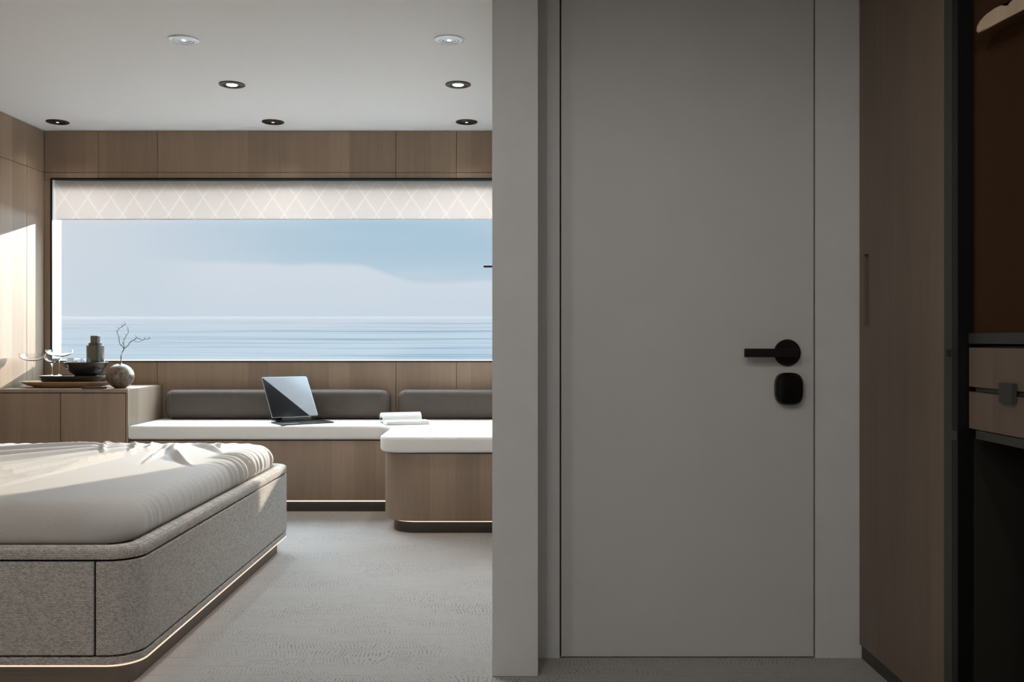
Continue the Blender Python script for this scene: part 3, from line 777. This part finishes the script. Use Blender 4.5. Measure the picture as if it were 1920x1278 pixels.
# ------------------------------------------------------------------ open book
bk = thing('open_book', 'open paperback lying face up on the bench by the corner', 'book', (-.665, 5.615, seat_top), .30)
def page_block(prof_top, prof_bot, x0, x1):
    bm = bm_new(); ring = prof_top+list(reversed(prof_bot))
    loft(bm, [[(x, y, z) for y, z in ring] for x in (x0, x1)]); return bm
ff = [(-.002-.135*i/14, .004+.020*math.sin(min(1, i/5)*PI/2)*(1-.15*i/14)) for i in range(15)]
bb = [(.002+.115*i/14, .004+.056*math.sin(PI*min(1, (i/14)**.55)*.72)+.002*(i == 0)) for i in range(15)]
link('front_pages', page_block(ff, [(y, .0022) for y, z in ff], -.112, .140), 'paper', bk, angle=40)
link('back_pages', page_block(bb, [(y, max(.0022, z-.016-.006*i/14)) for i, (y, z) in enumerate(bb)], -.112, .126), 'paper', bk, angle=40)
link('cover', page_block([(-.130, .002), (0, .002), (.06, .002), (.112, .002)], [(-.130, .0005), (0, .0005), (.06, .0005), (.112, .0005)], -.115, .143), 'print', bk)
bm = bm_new()
for j in range(4):
    z0_ = .006+.008*j; tube(bm, [(-.1185, .004+.012*j, z0_), (-.122-.001*j, .045, z0_+.010), (-.1185, .095-.004*j, z0_+.004)], .0009, 4)
link('loose_leaves', bm, 'print', bk)

# ------------------------------------------------------------------ wardrobe run on the right
WXF = 1.096
tc_ = thing('tall_cabinet', 'tall dark oak cupboard beside the grey door', 'cupboard', (1.4, 2.66, 0))
L0 = tc_.location
link('carcass', shift(boxes((WXF+.020, 1.699, 2.372, YD-.002, .046, H-.002)), L0), 'wood_dark', tc_)
hy0, hy1, hz0, hz1 = 2.858, 2.914, 1.040, 1.276
dr = boxes((WXF, WXF+.0195, 2.368, hy0, .046, H-.004), (WXF, WXF+.0195, hy1, YD-.002, .046, H-.004), (WXF, WXF+.0195, hy0, hy1, .046, hz0), (WXF, WXF+.0195, hy0, hy1, hz1, H-.004))
d_o = link('door', shift(dr, L0), 'wood_dark', tc_)
# recessed pull
fr = boxes((WXF-.0015, WXF+.0198, hy0, hy0+.008, hz0, hz1), (WXF-.0015, WXF+.0198, hy1-.008, hy1, hz0, hz1), (WXF-.0015, WXF+.0198, hy0+.008, hy1-.008, hz0, hz0+.008), (WXF-.0015, WXF+.0198, hy0+.008, hy1-.008, hz1-.008, hz1), (WXF+.012, WXF+.0198, hy0+.008, hy1-.008, hz0+.008, hz1-.008))
link('recessed_pull', shift(fr, L0), 'wood_dark', d_o)
link('edge_profile', shift(boxes((WXF, WXF+.035, 2.325, 2.3675, .046, H-.004)), L0), 'alu', tc_)
link('lock_keep', shift(boxes((WXF-.001, WXF+.004, 2.330, 2.352, .960, .979)), L0), 'black', tc_)
link('plinth', shift(boxes((WXF+.007, 1.699, 2.325, YD-.002, 0, .046)), L0), 'alu', tc_)

wd = thing('open_wardrobe', 'open dark wardrobe bay with brown lining and drawers at right edge', 'wardrobe', (1.4, 1.9, 0))
L0 = wd.location
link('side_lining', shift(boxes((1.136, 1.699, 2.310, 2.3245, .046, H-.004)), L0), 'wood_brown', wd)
link('side_dark_strip', shift(boxes((WXF+.0005, 1.135, 2.296, 2.3245, .046, H-.004)), L0), 'black', wd)  # upright black strip filling the dark band beside the lining
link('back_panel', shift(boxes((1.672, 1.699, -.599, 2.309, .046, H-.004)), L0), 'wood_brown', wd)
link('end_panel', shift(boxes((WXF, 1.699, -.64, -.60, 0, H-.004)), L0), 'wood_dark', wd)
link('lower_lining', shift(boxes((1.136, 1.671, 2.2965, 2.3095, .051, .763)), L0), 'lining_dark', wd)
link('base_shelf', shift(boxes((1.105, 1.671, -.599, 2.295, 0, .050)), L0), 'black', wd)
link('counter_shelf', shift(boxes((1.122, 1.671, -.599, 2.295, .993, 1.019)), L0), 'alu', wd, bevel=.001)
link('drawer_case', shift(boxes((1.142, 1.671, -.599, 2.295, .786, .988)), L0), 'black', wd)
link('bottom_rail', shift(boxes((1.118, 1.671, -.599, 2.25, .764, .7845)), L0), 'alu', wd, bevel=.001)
for z0, z1 in ((.888, .984), (.786, .876)):
    link('drawer', shift(boxes((1.122, 1.1405, -.599, 2.292, z0, z1)), L0), 'wood_dark', wd, bevel=.001)
link('drawer_rail', shift(boxes((1.128, 1.1415, -.599, 2.270, .8775, .8865)), L0), 'alu', wd)
link('drawer_pull', shift(boxes((1.108, 1.1215, 2.072, 2.126, .860, .905)), L0), 'alu', wd, bevel=.001)
link('hinge_clip', shift(boxes((WXF-.0005, WXF+.006, 2.298, 2.3245, .755, .778)), L0), 'alu', wd)
rod = tube(bm_new(), [(1.324, -.599, 1.96), (1.324, 2.309, 1.96)], .012, 16); link('hanging_rail', shift(rod, L0), 'bronze', wd)

hg = thing('coat_hanger', 'pale wooden coat hanger hanging in the open wardrobe', 'hanger', (1.324, 2.235, 1.85))
L0 = hg.location
def arm(s_):
    """one shoulder: curved arm in the X-Z plane, thickness in Y, with a notch on top"""
    top = [(.0, 1.872), (-.03, 1.868), (-.06, 1.853), (-.095, 1.834), (-.125, 1.818), (-.136, 1.808), (-.140, 1.801), (-.147, 1.800), (-.156, 1.801), (-.170, 1.795), (-.188, 1.782), (-.202, 1.766), (-.209, 1.752), (-.210, 1.742)]
    bot = [(-.206, 1.738), (-.19, 1.744), (-.16, 1.760), (-.12, 1.781), (-.08, 1.802), (-.04, 1.823), (0, 1.838)]
    return [(1.324+s_*x, z) for x, z in top+bot]
for s_ in (1, -1):
    pts = arm(s_); bm = bm_new()
    cx_ = sum(p[0] for p in pts)/len(pts); cz_ = sum(p[1] for p in pts)/len(pts)
    def shr(k): return [((x-cx_)*(1-.015*k)+cx_, (z-cz_)*(1-.05*k)+cz_) for x, z in pts]
    loft(bm, [[(x, y, z) for x, z in shr(k)] for y, k in ((2.2285, 1.2), (2.2305, .2), (2.235, 0), (2.2395, .2), (2.2415, 1.2))])
    bmesh.ops.triangulate(bm, faces=[f for f in bm.faces if len(f.verts) > 4])
    link('shoulder', shift(bm, L0), 'hanger', hg, smooth=False)
hk = [(1.324, 2.235, 1.868), (1.324, 2.235, 1.90), (1.326, 2.235, 1.915), (1.339, 2.235, 1.935), (1.344, 2.235, 1.957), (1.338, 2.235, 1.972), (1.324, 2.235, 1.978), (1.310, 2.235, 1.972), (1.304, 2.235, 1.957)]
link('hook', shift(tube(bm_new(), hk, .002, 8), L0), 'chrome', hg)

cs = thing('travel_case', 'black round-cornered case in the dark compartment below the drawers', 'case', (1.40, 1.99, .0505))
bm = slab(rrect(-.22, .22, 0, .612, .07, 12), -.10, .10, .03, 5)
for v in bm.verts: v.co = Vector((v.co.x, v.co.z, v.co.y))
link('case_shell', bm, 'black_gloss', cs, angle=50)
link('carry_handle', tube(bm_new(), [(-.06, 0, .60), (-.058, 0, .632), (-.045, 0, .640), (.045, 0, .640), (.058, 0, .632), (.06, 0, .60)], .008, 10), 'black', cs)
link('zip_band', slab(rrect(-.2215, .2215, -.008, .008, .004), .09, .54), 'alu', cs)
